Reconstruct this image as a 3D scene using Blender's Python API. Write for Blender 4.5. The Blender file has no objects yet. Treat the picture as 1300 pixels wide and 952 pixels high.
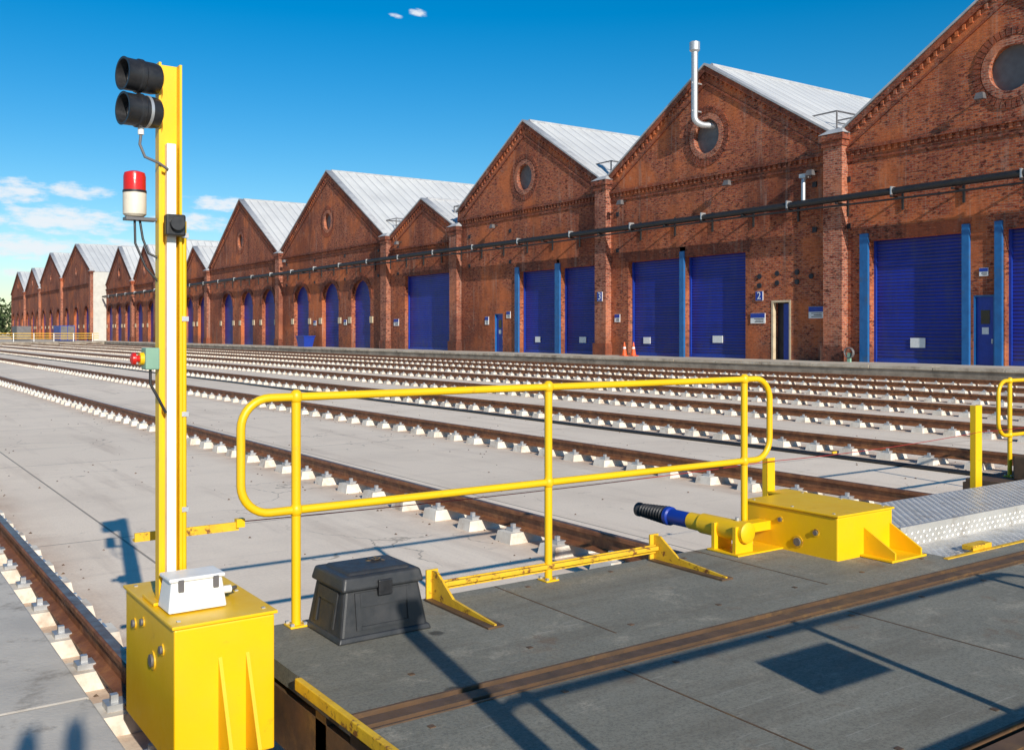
import bpy, bmesh, math, random
from mathutils import Vector, Matrix
random.seed(7)
sc = bpy.context.scene

# ------------------------------------------------------------------ nodes
def newmat(name):
    m = bpy.data.materials.new(name); m.use_nodes = True
    nt = m.node_tree; b = nt.nodes['Principled BSDF']
    return m, nt, b
def N(nt, t, **k):
    n = nt.nodes.new(t)
    for a, v in k.items(): setattr(n, a, v)
    return n
def math_(nt, op, a, b=None, clamp=False):
    n = N(nt, 'ShaderNodeMath', operation=op); n.use_clamp = clamp
    for i, v in enumerate((a, b)):
        if v is None: continue
        if isinstance(v, (int, float)): n.inputs[i].default_value = v
        else: nt.links.new(v, n.inputs[i])
    return n.outputs[0]
def pos(nt, scale=(1, 1, 1)):
    g = N(nt, 'ShaderNodeNewGeometry'); mp = N(nt, 'ShaderNodeMapping')
    mp.inputs['Scale'].default_value = scale
    nt.links.new(g.outputs['Position'], mp.inputs[0]); return mp.outputs[0]
def noise(nt, vec, scale, detail=5, rough=.6, lo=None, hi=None):
    n = N(nt, 'ShaderNodeTexNoise'); n.inputs['Scale'].default_value = scale
    n.inputs['Detail'].default_value = detail; n.inputs['Roughness'].default_value = rough
    nt.links.new(vec, n.inputs['Vector'])
    if lo is None: return n.outputs[0]
    return rng(nt, n.outputs[0], lo, hi)
def rng(nt, v, lo, hi, a=0, b=1):
    r = N(nt, 'ShaderNodeMapRange'); r.inputs[1].default_value = lo; r.inputs[2].default_value = hi
    r.inputs[3].default_value = a; r.inputs[4].default_value = b
    nt.links.new(v, r.inputs[0]); return r.outputs[0]
def mix(nt, f, a, b, mode='MIX'):
    n = N(nt, 'ShaderNodeMix', data_type='RGBA', blend_type=mode)
    for i, v in ((0, f), (6, a), (7, b)):
        if isinstance(v, (int, float)): n.inputs[i].default_value = v
        elif isinstance(v, (tuple, list)): n.inputs[i].default_value = (*v, 1)
        else: nt.links.new(v, n.inputs[i])
    return n.outputs[2]
def bump(nt, b, h, strength=.3, dist=.02):
    n = N(nt, 'ShaderNodeBump'); n.inputs['Strength'].default_value = strength
    n.inputs['Distance'].default_value = dist
    nt.links.new(h, n.inputs['Height']); nt.links.new(n.outputs[0], b.inputs['Normal'])

def simple(name, c1, c2=None, scale=3, rough=.6, metal=0, bmp=.15, bs=60, lo=.35, hi=.7, dirt=None, ds=1.5, dlo=.55, dhi=.75, bd=.005):
    m, nt, b = newmat(name)
    if c2 is None: c2 = tuple(x*.75 for x in c1)
    p = pos(nt)
    col = mix(nt, noise(nt, p, scale, lo=lo, hi=hi), c1, c2)
    if dirt: col = mix(nt, noise(nt, p, ds, 8, .7, dlo, dhi), col, dirt)
    nt.links.new(col, b.inputs['Base Color'])
    b.inputs['Roughness'].default_value = rough; b.inputs['Metallic'].default_value = metal
    r = noise(nt, p, scale*2, lo=.3, hi=.7)
    nt.links.new(rng(nt, r, 0, 1, rough-.08, min(1, rough+.12)), b.inputs['Roughness'])
    if bmp: bump(nt, b, noise(nt, p, bs), bmp, bd)
    return m

def brick_mat(name, c1, c2, mort, streak=.5):
    m, nt, b = newmat(name)
    g = N(nt, 'ShaderNodeNewGeometry'); s = N(nt, 'ShaderNodeSeparateXYZ'); nt.links.new(g.outputs[0], s.inputs[0])
    c = N(nt, 'ShaderNodeCombineXYZ')
    nt.links.new(math_(nt, 'ADD', s.outputs[0], s.outputs[1]), c.inputs[0]); nt.links.new(s.outputs[2], c.inputs[1])
    br = N(nt, 'ShaderNodeTexBrick'); nt.links.new(c.outputs[0], br.inputs['Vector'])
    br.inputs['Scale'].default_value = 1; br.inputs['Brick Width'].default_value = .32; br.inputs['Row Height'].default_value = .11
    br.inputs['Mortar Size'].default_value = .011; br.inputs['Bias'].default_value = -.05
    br.inputs['Color1'].default_value = (*c1, 1); br.inputs['Color2'].default_value = (*c2, 1); br.inputs['Mortar'].default_value = (*mort, 1)
    p = pos(nt)
    col = br.outputs[0]
    mp = pos(nt, (3, 3, 9))
    col = mix(nt, noise(nt, mp, 1.0, 3, .7, .52, .62), col, tuple(x*.26 for x in c2))
    mp2 = pos(nt, (4.2, 4.2, 10))
    col = mix(nt, math_(nt, 'MULTIPLY', noise(nt, mp2, 1.0, 2, .7, .60, .68), .7), col, (.60, .26, .13))
    # rebuilt / cleaned areas and sooty areas
    col = mix(nt, math_(nt, 'MULTIPLY', noise(nt, p, .28, 4, .6, .50, .62), .7), col, (c1[0]*1.2, c1[1]*1.25, c1[2]*1.1))
    col = mix(nt, math_(nt, 'MULTIPLY', noise(nt, p, .19, 6, .65, .48, .64), .6), col, tuple(x*.38 for x in c2))
    sp = pos(nt, (1.3, 1.3, .13))
    f = noise(nt, sp, 1.0, 6, .65, .46, .74)
    col = mix(nt, math_(nt, 'MULTIPLY', f, streak), col, (.045, .022, .016))
    f2 = noise(nt, p, 1.1, 8, .75, .59, .71)
    col = mix(nt, math_(nt, 'MULTIPLY', f2, .42), col, (.46, .29, .21))
    sp2 = pos(nt, (2.6, 2.6, .2))
    f3 = math_(nt, 'MULTIPLY', noise(nt, sp2, 1.0, 5, .6, .58, .72), .35)
    col = mix(nt, f3, col, (.5, .36, .28))
    # splash zone and soot under the eaves
    lowz = math_(nt, 'MULTIPLY', rng(nt, s.outputs[2], .6, 2.4, 1, 0), noise(nt, p, 1.4, 5, .7, .3, .65))
    col = mix(nt, math_(nt, 'MULTIPLY', lowz, .6), col, (.07, .04, .03))
    nt.links.new(col, b.inputs['Base Color']); b.inputs['Roughness'].default_value = .9
    h = math_(nt, 'ADD', math_(nt, 'MULTIPLY', br.outputs['Fac'], -1), math_(nt, 'MULTIPLY', noise(nt, p, 6, 4, .7), .7))
    bump(nt, b, h, .7, .025)
    return m

BRICK = brick_mat('red_brick', (.52, .13, .040), (.31, .052, .022), (.33, .21, .15))
BRICKD = brick_mat('dark_brick', (.34, .075, .03), (.20, .038, .018), (.20, .12, .09), .7)
BRICKP = brick_mat('pier_brick', (.50, .155, .078), (.31, .065, .038), (.44, .33, .25), .4)
CREAM = simple('cream_stone', (.66, .54, .36), (.52, .40, .26), 2, .8, dirt=(.3, .22, .15), ds=2)
COPE = simple('coping_grey', (.5, .5, .5), (.35, .35, .36), 2, .6)
YEL = simple('yellow_paint', (.90, .54, .004), (.84, .48, .004), 4, .4, bmp=.06, dirt=(.5, .25, .02), ds=9, dlo=.62, dhi=.82)
YELR = simple('yellow_paint_rusty', (.82, .50, .02), (.68, .38, .02), 12, .5, bmp=.3, dirt=(.2, .07, .02), ds=16, dlo=.55, dhi=.63)
LBLUE = simple('light_blue_paint', (.015, .14, .38), (.012, .10, .29), 3, .4, dirt=(.06, .10, .16), ds=1.2)
WHITE = simple('white_paint', (.82, .82, .80), (.74, .73, .70), 8, .45, dirt=(.45, .40, .33), ds=12, dlo=.6, dhi=.85)
BLACK = simple('black_plastic', (.016, .016, .018), (.026, .026, .028), 20, .4, bmp=.1)
BINM = simple('bin_plastic', (.024, .026, .029), (.040, .040, .042), 9, .45, bmp=.4, bs=260, dirt=(.10, .09, .08), ds=5, dlo=.56, dhi=.86, bd=.002)
REDP = simple('red_lens', (.65, .02, .015), (.5, .015, .01), 9, .25)
STEEL = simple('galvanised_steel', (.60, .61, .62), (.45, .46, .47), 10, .42, .6)
ALU = simple('chequer_plate_metal', (.74, .71, .66), (.58, .55, .50), 6, .40, .5, dirt=(.34, .27, .2), ds=8, dlo=.55, dhi=.8)
PIPE = simple('black_pipe', (.016, .016, .018), (.028, .025, .025), 3, .5)
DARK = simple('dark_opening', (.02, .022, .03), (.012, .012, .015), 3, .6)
GREYP = simple('grey_panel', (.16, .15, .15), (.11, .10, .10), 2, .5)
BLUEP = simple('blue_paint', (.010, .045, .36), (.008, .035, .28), 4, .35)
GREEN = simple('green_grey_box', (.25, .42, .30), (.2, .35, .25), 8, .5)
ORANGE = simple('orange_plastic', (.8, .12, .02), None, 8, .5)
LENS = simple('dark_glass', (.01, .012, .02), (.015, .015, .02), 8, .08, bmp=0)

def shutter_mat():
    m, nt, b = newmat('blue_roller_shutter')
    p = pos(nt)
    s = N(nt, 'ShaderNodeSeparateXYZ'); nt.links.new(p, s.inputs[0])
    col = mix(nt, noise(nt, p, .5, 5, .6, .35, .68), (.009, .026, .34), (.006, .016, .19))
    band = noise(nt, pos(nt, (.05, .05, 6.25)), 1.0, 1, .5, .4, .65)
    col = mix(nt, math_(nt, 'MULTIPLY', band, .45), col, (.012, .035, .40))
    fr = math_(nt, 'FRACT', math_(nt, 'MULTIPLY', s.outputs[2], 1/.16))
    groove = math_(nt, 'LESS_THAN', fr, .22)
    col = mix(nt, groove, col, (.003, .006, .07))
    sp = pos(nt, (1, 2, .3))
    col = mix(nt, math_(nt, 'MULTIPLY', noise(nt, sp, 1.2, 6, .7, .48, .78), .4), col, (.06, .07, .13))
    low = math_(nt, 'MULTIPLY', rng(nt, s.outputs[2], .6, 2.0, 1, 0), noise(nt, p, 2, 5, .7, .35, .7))
    col = mix(nt, math_(nt, 'MULTIPLY', low, .5), col, (.09, .085, .11))
    nt.links.new(col, b.inputs['Base Color']); b.inputs['Roughness'].default_value = .45
    tri = math_(nt, 'PINGPONG', math_(nt, 'MULTIPLY', s.outputs[2], 1/.16), .5)
    bump(nt, b, tri, .8, .05)
    return m
SHUT = shutter_mat()

def roof_mat():
    m, nt, b = newmat('metal_roof_sheet')
    p = pos(nt); s = N(nt, 'ShaderNodeSeparateXYZ'); nt.links.new(p, s.inputs[0])
    col = mix(nt, noise(nt, p, .25, lo=.35, hi=.7), (.70, .69, .66), (.58, .575, .56))
    fr = math_(nt, 'FRACT', math_(nt, 'MULTIPLY', s.outputs[0], 1.0))
    col = mix(nt, math_(nt, 'MULTIPLY', math_(nt, 'LESS_THAN', fr, .14), .55), col, (.26, .27, .29))
    sp = pos(nt, (2, .25, .25))
    col = mix(nt, math_(nt, 'MULTIPLY', noise(nt, sp, 1, 6, .7, .5, .8), .4), col, (.36, .345, .31))
    nt.links.new(col, b.inputs['Base Color']); b.inputs['Roughness'].default_value = .5
    bump(nt, b, math_(nt, 'PINGPONG', s.outputs[0], .5), .5, .1)
    return m
ROOF = roof_mat()

def pit_mat():
    m, nt, b = newmat('concrete_slab')
    g = N(nt, 'ShaderNodeNewGeometry'); s = N(nt, 'ShaderNodeSeparateXYZ'); nt.links.new(g.outputs[0], s.inputs[0])
    c = N(nt, 'ShaderNodeCombineXYZ')
    nt.links.new(math_(nt, 'ADD', s.outputs[1], 2.2), c.inputs[0]); nt.links.new(math_(nt, 'ADD', s.outputs[0], 3.1 - 1.25), c.inputs[1])
    br = N(nt, 'ShaderNodeTexBrick', offset=0.0); nt.links.new(c.outputs[0], br.inputs['Vector'])
    br.inputs['Scale'].default_value = 1; br.inputs['Brick Width'].default_value = 6.0; br.inputs['Row Height'].default_value = 4.1
    br.inputs['Mortar Size'].default_value = .012
    br.inputs['Color1'].default_value = (.97, .80, .62, 1); br.inputs['Color2'].default_value = (.86, .71, .55, 1); br.inputs['Mortar'].default_value = (.34, .28, .22, 1)
    col = br.outputs[0]; p = pos(nt)
    col = mix(nt, math_(nt, 'MULTIPLY', noise(nt, p, .45, 9, .68, .46, .70), .42), col, (.60, .48, .37))
    sp = pos(nt, (2.2, .18, 1))
    col = mix(nt, math_(nt, 'MULTIPLY', noise(nt, sp, 1, 7, .65, .54, .72), .42), col, (.46, .34, .25))
    sx = pos(nt, (.25, 2.4, 1))
    col = mix(nt, math_(nt, 'MULTIPLY', noise(nt, sx, 1, 6, .65, .58, .74), .3), col, (.45, .36, .28))
    col = mix(nt, math_(nt, 'MULTIPLY', noise(nt, p, 2.6, 9, .78, .60, .69), .55), col, (.26, .19, .145))
    col = mix(nt, math_(nt, 'MULTIPLY', noise(nt, p, 38, 4, .8, .42, .72), .3), col, (.50, .41, .32))
    rx = math_(nt, 'PINGPONG', math_(nt, 'SUBTRACT', s.outputs[0], 1.25), 2.05)
    rust = math_(nt, 'MULTIPLY', rng(nt, rx, .12, .62, 1, 0), noise(nt, p, 1.6, 7, .7, .32, .68))
    col = mix(nt, math_(nt, 'MULTIPLY', rust, .72), col, (.40, .21, .115))
    # hairline cracks
    v = N(nt, 'ShaderNodeTexVoronoi', feature='DISTANCE_TO_EDGE'); v.inputs['Scale'].default_value = .45
    wv = N(nt, 'ShaderNodeVectorMath', operation='ADD'); nn = N(nt, 'ShaderNodeTexNoise'); nn.inputs['Scale'].default_value = 1.2; nn.inputs['Detail'].default_value = 6
    nt.links.new(p, nn.inputs['Vector']); nt.links.new(p, wv.inputs[0]); nt.links.new(nn.outputs[1], wv.inputs[1]); nt.links.new(wv.outputs[0], v.inputs['Vector'])
    crack = math_(nt, 'MULTIPLY', rng(nt, v.outputs['Distance'], .002, .006, 1, 0), noise(nt, p, .3, 3, .5, .52, .6))
    col = mix(nt, math_(nt, 'MULTIPLY', crack, .6), col, (.2, .16, .12))
    nt.links.new(col, b.inputs['Base Color']); b.inputs['Roughness'].default_value = .85
    h = math_(nt, 'ADD', noise(nt, p, 45, 4, .7), math_(nt, 'MULTIPLY', br.outputs['Fac'], -2))
    bump(nt, b, h, .4, .01)
    return m
PITM = pit_mat()

def deck_mat():
    m, nt, b = newmat('grey_deck_coating')
    p = pos(nt)
    col = mix(nt, noise(nt, p, .9, 6, .6, .35, .7), (.29, .275, .22), (.205, .195, .155))
    col = mix(nt, noise(nt, p, 4, 8, .75, .54, .68), col, (.40, .36, .28))
    col = mix(nt, math_(nt, 'MULTIPLY', noise(nt, p, 90, 4, .85, .45, .62), .6), col, (.085, .08, .065))
    sp = pos(nt, (.35, 2.5, 1))
    col = mix(nt, math_(nt, 'MULTIPLY', noise(nt, sp, 1.4, 6, .7, .5, .70), .5), col, (.12, .095, .065))
    col = mix(nt, math_(nt, 'MULTIPLY', noise(nt, p, 2.1, 8, .75, .58, .68), .6), col, (.17, .095, .05))
    v = N(nt, 'ShaderNodeTexVoronoi'); v.inputs['Scale'].default_value = 1.7; nt.links.new(p, v.inputs['Vector'])
    rad = math_(nt, 'ADD', v.outputs['Distance'], math_(nt, 'MULTIPLY', noise(nt, p, 20), .05))
    spot = rng(nt, rad, .10, .12, 1, 0)
    sel = N(nt, 'ShaderNodeSeparateColor'); nt.links.new(v.outputs['Color'], sel.inputs[0])
    spot = math_(nt, 'MULTIPLY', spot, math_(nt, 'GREATER_THAN', sel.outputs[0], .35))
    col = mix(nt, math_(nt, 'MULTIPLY', spot, .8), col, (.04, .036, .03))
    # fine scratches
    sc_ = noise(nt, pos(nt, (3, 60, 1)), 1.0, 3, .6, .66, .70)
    col = mix(nt, math_(nt, 'MULTIPLY', sc_, .35), col, (.45, .42, .36))
    nt.links.new(col, b.inputs['Base Color']); b.inputs['Roughness'].default_value = .75
    bump(nt, b, noise(nt, p, 140, 4, .85), .7, .005)
    return m
DECKM = deck_mat()
RUST = simple('rusty_rail_steel', (.30, .115, .045), (.15, .055, .025), 6, .6, .1, .3, 40, dirt=(.42, .18, .06), ds=9, dlo=.5, dhi=.75)
DRUST = simple('dark_rusty_steel', (.17, .095, .05), (.085, .055, .035), 7, .55, .2, .3, 50, dirt=(.30, .17, .06), ds=6, dlo=.55, dhi=.75)
RAILTOP = simple('rail_running_surface', (.30, .19, .13), (.16, .09, .06), 8, .35, .5)
PADM = simple('sleeper_pad_concrete', (.84, .77, .66), (.64, .56, .46), 5, .8, dirt=(.40, .28, .19), ds=4, dlo=.50, dhi=.74)
GROUNDM = simple('yard_ground_concrete', (.62, .54, .43), (.48, .42, .34), .4, .9, dirt=(.33, .28, .22), ds=1.2)
WALLM = simple('pit_wall_concrete', (.34, .29, .23), (.19, .155, .12), 1.1, .9, dirt=(.08, .065, .05), ds=.8, dlo=.5, dhi=.75)
SLABM = simple('apron_concrete', (.66, .58, .48), (.48, .43, .37), 2, .9, dirt=(.22, .18, .14), ds=5, dlo=.53, dhi=.74, bmp=.5)
KERBM = simple('kerb_concrete', (.60, .53, .42), (.40, .33, .25), 1.3, .9, dirt=(.17, .13, .09), ds=1.1, dlo=.5, dhi=.7)

# ------------------------------------------------------------------ mesh helpers
def empty(name, loc=(0, 0, 0)):
    e = bpy.data.objects.new(name, None); sc.collection.objects.link(e); e.empty_display_size = .3
    return e
def mobj(name, vs, fs, mat, parent=None, smooth=False):
    me = bpy.data.meshes.new(name); me.from_pydata([tuple(v) for v in vs], [], fs); me.update()
    if mat: me.materials.append(mat)
    if smooth: me.polygons.foreach_set('use_smooth', [True]*len(me.polygons))
    o = bpy.data.objects.new(name, me); sc.collection.objects.link(o)
    if parent: o.parent = parent
    return o
BF = [(0, 3, 2, 1), (4, 5, 6, 7), (0, 1, 5, 4), (1, 2, 6, 5), (2, 3, 7, 6), (3, 0, 4, 7)]
def boxes(name, L, mat, parent=None, bevel=0):
    vs, fs = [], []
    for (x0, x1, y0, y1, z0, z1) in L:
        n = len(vs)
        vs += [(x0, y0, z0), (x1, y0, z0), (x1, y1, z0), (x0, y1, z0), (x0, y0, z1), (x1, y0, z1), (x1, y1, z1), (x0, y1, z1)]
        fs += [tuple(i+n for i in f) for f in BF]
    o = mobj(name, vs, fs, mat, parent)
    if bevel:
        md = o.modifiers.new('b', 'BEVEL'); md.width = bevel; md.segments = 2; md.limit_method = 'ANGLE'
    return o
def box(name, x0, x1, y0, y1, z0, z1, mat, parent=None, bevel=0):
    return boxes(name, [(x0, x1, y0, y1, z0, z1)], mat, parent, bevel)
def taper(name, bot, top, mat, parent=None, bevel=0):
    (x0, x1, y0, y1, z0), (a0, a1, b0, b1, z1) = bot, top
    vs = [(x0, y0, z0), (x1, y0, z0), (x1, y1, z0), (x0, y1, z0), (a0, b0, z1), (a1, b0, z1), (a1, b1, z1), (a0, b1, z1)]
    o = mobj(name, vs, BF, mat, parent)
    if bevel:
        md = o.modifiers.new('b', 'BEVEL'); md.width = bevel; md.segments = 3; md.limit_method = 'ANGLE'
    return o
def lathe(name, p0, d, prof, mat, parent=None, seg=24):
    d = Vector(d).normalized(); q = d.to_track_quat('Z', 'Y'); p0 = Vector(p0)
    vs, fs = [], []
    for (h, r) in prof:
        for i in range(seg):
            a = 2*math.pi*i/seg
            vs.append(p0 + q @ Vector((r*math.cos(a), r*math.sin(a), h)))
    for k in range(len(prof)-1):
        for i in range(seg):
            j = (i+1) % seg
            fs.append((k*seg+i, k*seg+j, (k+1)*seg+j, (k+1)*seg+i))
    fs.append(tuple(reversed(range(seg)))); fs.append(tuple((len(prof)-1)*seg+i for i in range(seg)))
    o = mobj(name, vs, fs, mat, parent)
    for p in o.data.polygons:
        if len(p.vertices) == 4: p.use_smooth = True
    try: o.data.set_sharp_from_angle(angle=math.radians(35))
    except Exception: pass
    return o
def cyl(name, p0, p1, r, mat, parent=None, seg=16, r2=None):
    d = Vector(p1)-Vector(p0); return lathe(name, p0, d, [(0, r), (d.length, r2 or r)], mat, parent, seg)
def tube(name, pts, r, mat, parent=None, cyclic=False, smooth=True):
    cu = bpy.data.curves.new(name, 'CURVE'); cu.dimensions = '3D'; cu.bevel_depth = r; cu.bevel_resolution = 3; cu.use_fill_caps = True
    s = cu.splines.new('POLY'); s.points.add(len(pts)-1)
    for i, p in enumerate(pts): s.points[i].co = (*p, 1)
    s.use_cyclic_u = cyclic; s.use_smooth = smooth
    cu.materials.append(mat)
    o = bpy.data.objects.new(name, cu); sc.collection.objects.link(o)
    if parent: o.parent = parent
    return o
def poly_extrude(name, outer, holes, x, th, mat, parent=None):
    cu = bpy.data.curves.new('tmp', 'CURVE'); cu.dimensions = '2D'; cu.fill_mode = 'BOTH'; cu.extrude = th/2
    for L in [outer]+list(holes):
        s = cu.splines.new('POLY'); s.points.add(len(L)-1)
        for i, (a, b_) in enumerate(L): s.points[i].co = (a, b_, 0, 1)
        s.use_cyclic_u = True
    o = bpy.data.objects.new('tmp', cu); sc.collection.objects.link(o)
    dg = bpy.context.evaluated_depsgraph_get(); dg.update()
    me = bpy.data.meshes.new_from_object(o.evaluated_get(dg))
    bpy.data.objects.remove(o)
    for v in me.vertices:
        a, b_, c = v.co
        v.co = (x+th/2+c, a, b_)
    me.materials.clear(); me.materials.append(mat); me.name = name
    ob = bpy.data.objects.new(name, me); sc.collection.objects.link(ob)
    if parent: ob.parent = parent
    return ob
def circ(cy, cz, r, n=32): return [(cy+r*math.cos(2*math.pi*i/n), cz+r*math.sin(2*math.pi*i/n)) for i in range(n)]
def archpts(a, b, zs, zc, z0=.54, n=14):
    c = (a+b)/2; w = (b-a)/2; L = [(a, z0), (b, z0)]
    for i in range(n+1):
        t = math.pi*i/n; L.append((c+w*math.cos(t), zs+(zc-zs)*math.sin(t)))
    return L

# ------------------------------------------------------------------ levels
GZ = .55
PX0, PX1, PY0, PY1 = .80, 37.0, -40.0, 172.0
B = 4000
mobj('ground', [(-B, -B, GZ), (PX0, -B, GZ), (PX0, B, GZ), (-B, B, GZ),
                (PX1, -B, GZ), (B, -B, GZ), (B, B, GZ), (PX1, B, GZ),
                (PX0, PY1, GZ), (PX1, PY1, GZ), (PX0, PY0, GZ), (PX1, PY0, GZ)],
     [(0, 1, 2, 3), (4, 5, 6, 7), (8, 9, 7, 2), (1, 4, 11, 10)], GROUNDM)
box('pit_floor', PX0-.3, PX1+.3, PY0-.3, PY1+.3, -.2, 0, PITM)
boxes('pit_wall', [(PX1, PX1+.25, PY0, PY1, -.1, GZ-.12), (PX0-.25, PX0, PY0, PY1, -.1, GZ-.06), (PX0, PX1, PY1, PY1+.25, -.1, GZ-.004)], WALLM)
L = []
y = PY0
while y < PY1-3:
    L.append((PX1-.06+random.uniform(-.01, .01), PX1+.55, y+.012, y+2.988, GZ-.12, GZ+.006+random.uniform(0, .012))); y += 3
boxes('platform_kerb', L, KERBM, None, .015)
L = []
y = -40
while y < 60: L.append((-6, PX0+.01, y+.006, y+3.994, GZ-.055, GZ+.004)); y += 4
boxes('apron_pavement', L, SLABM, None, .01)
mobj('platform_line', [(PX1+.75, PY0, GZ+.004), (PX1+.9, PY0, GZ+.004), (PX1+.9, PY1, GZ+.004), (PX1+.75, PY1, GZ+.004)], [(0, 1, 2, 3)], YELR)
# scattered grit and litter in the pit (one object)
vs, fs = [], []
for i in range(900):
    gx = random.choice([1.25+4.1*k for k in range(4)])+random.gauss(0, .45) if random.random() < .6 else random.uniform(1, 16)
    gy = random.uniform(4.7, 26); s = random.uniform(.006, .02)
    k = len(vs)
    for a in range(4): vs.append((gx+s*math.cos(a*1.57+i), gy+s*math.sin(a*1.57+i)*random.uniform(.5, 1), 0))
    vs.append((gx, gy, s*.8)); fs += [(k+a, k+(a+1) % 4, k+4) for a in range(4)]
mobj('grit', vs, fs, DRUST)

# ------------------------------------------------------------------ pit rails
prof = [(-.07, 0), (.07, 0), (.07, .012), (.012, .03), (.012, .115), (.036, .125), (.036, .152), (.026, .16), (-.026, .16), (-.036, .152), (-.036, .125), (-.012, .115), (-.012, .03), (-.07, .012)]
railX = [1.25+4.1*i for i in range(9)]
for xi, X in enumerate(railX):
    e = empty('pit_rail')
    y0, y1 = PY0+.5, PY1-1
    n = len(prof); vs = [(X+a, y, .105+h) for y in (y0, y1) for a, h in prof]
    fs = [(i, (i+1) % n, n+(i+1) % n, n+i) for i in range(n)]
    mobj('rail', vs, fs, RUST, e)
    mobj('running_surface', [(X-.026, y0, .267), (X+.026, y0, .267), (X+.026, y1, .267), (X-.026, y1, .267)], [(0, 1, 2, 3)], RAILTOP, e)
    vs, fs, cl = [], [], []
    y = -4.0 if xi == 0 else -6+random.random()*.3
    y = y if xi < 3 else 0
    while y < PY1-2:
        j = random.uniform(-.03, .03); h = .10+random.uniform(-.008, .004)
        w, l = .225+random.uniform(-.015, .012), .125+random.uniform(-.014, .012)
        sk = random.uniform(-.008, .008)
        k = len(vs); cy = y+j
        vs += [(X-w, cy-l, -.01), (X+w, cy-l+sk, -.01), (X+w, cy+l+sk, -.01), (X-w, cy+l, -.01),
               (X-w*.9, cy-l*.88, h), (X+w*.9, cy-l*.88+sk, h), (X+w*.9, cy+l*.88+sk, h), (X-w*.9, cy+l*.88, h)]
        fs += [tuple(i+k for i in f) for f in BF]
        if y < 60:
            for sgn in (-1, 1):
                a, b_ = sorted((X+sgn*.055, X+sgn*.15))
                cl.append((a, b_, cy-.055, cy+.055, .095, .128))
                a, b_ = sorted((X+sgn*.09, X+sgn*.125))
                cl.append((a, b_, cy-.018, cy+.018, .12, .165))
        y += .7
    mobj('sleeper_pads', vs, fs, PADM, e)
    boxes('rail_clips', cl, STEEL, e)
tube('floor_dark_line', [(12.82+.03*math.sin(y*.7), y, .03) for y in [i*.8 for i in range(0, 150)]], .035, BLACK)  # thin dark line along the floor beside one of the pit rails

# ------------------------------------------------------------------ workshop sheds
def slope_z(y, s):
    y0, y1, zv0, zv1, ya, za = s
    return zv0+(za-zv0)*(y-y0)/(ya-y0) if y <= ya else za+(zv1-za)*(y-ya)/(y1-ya)

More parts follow.
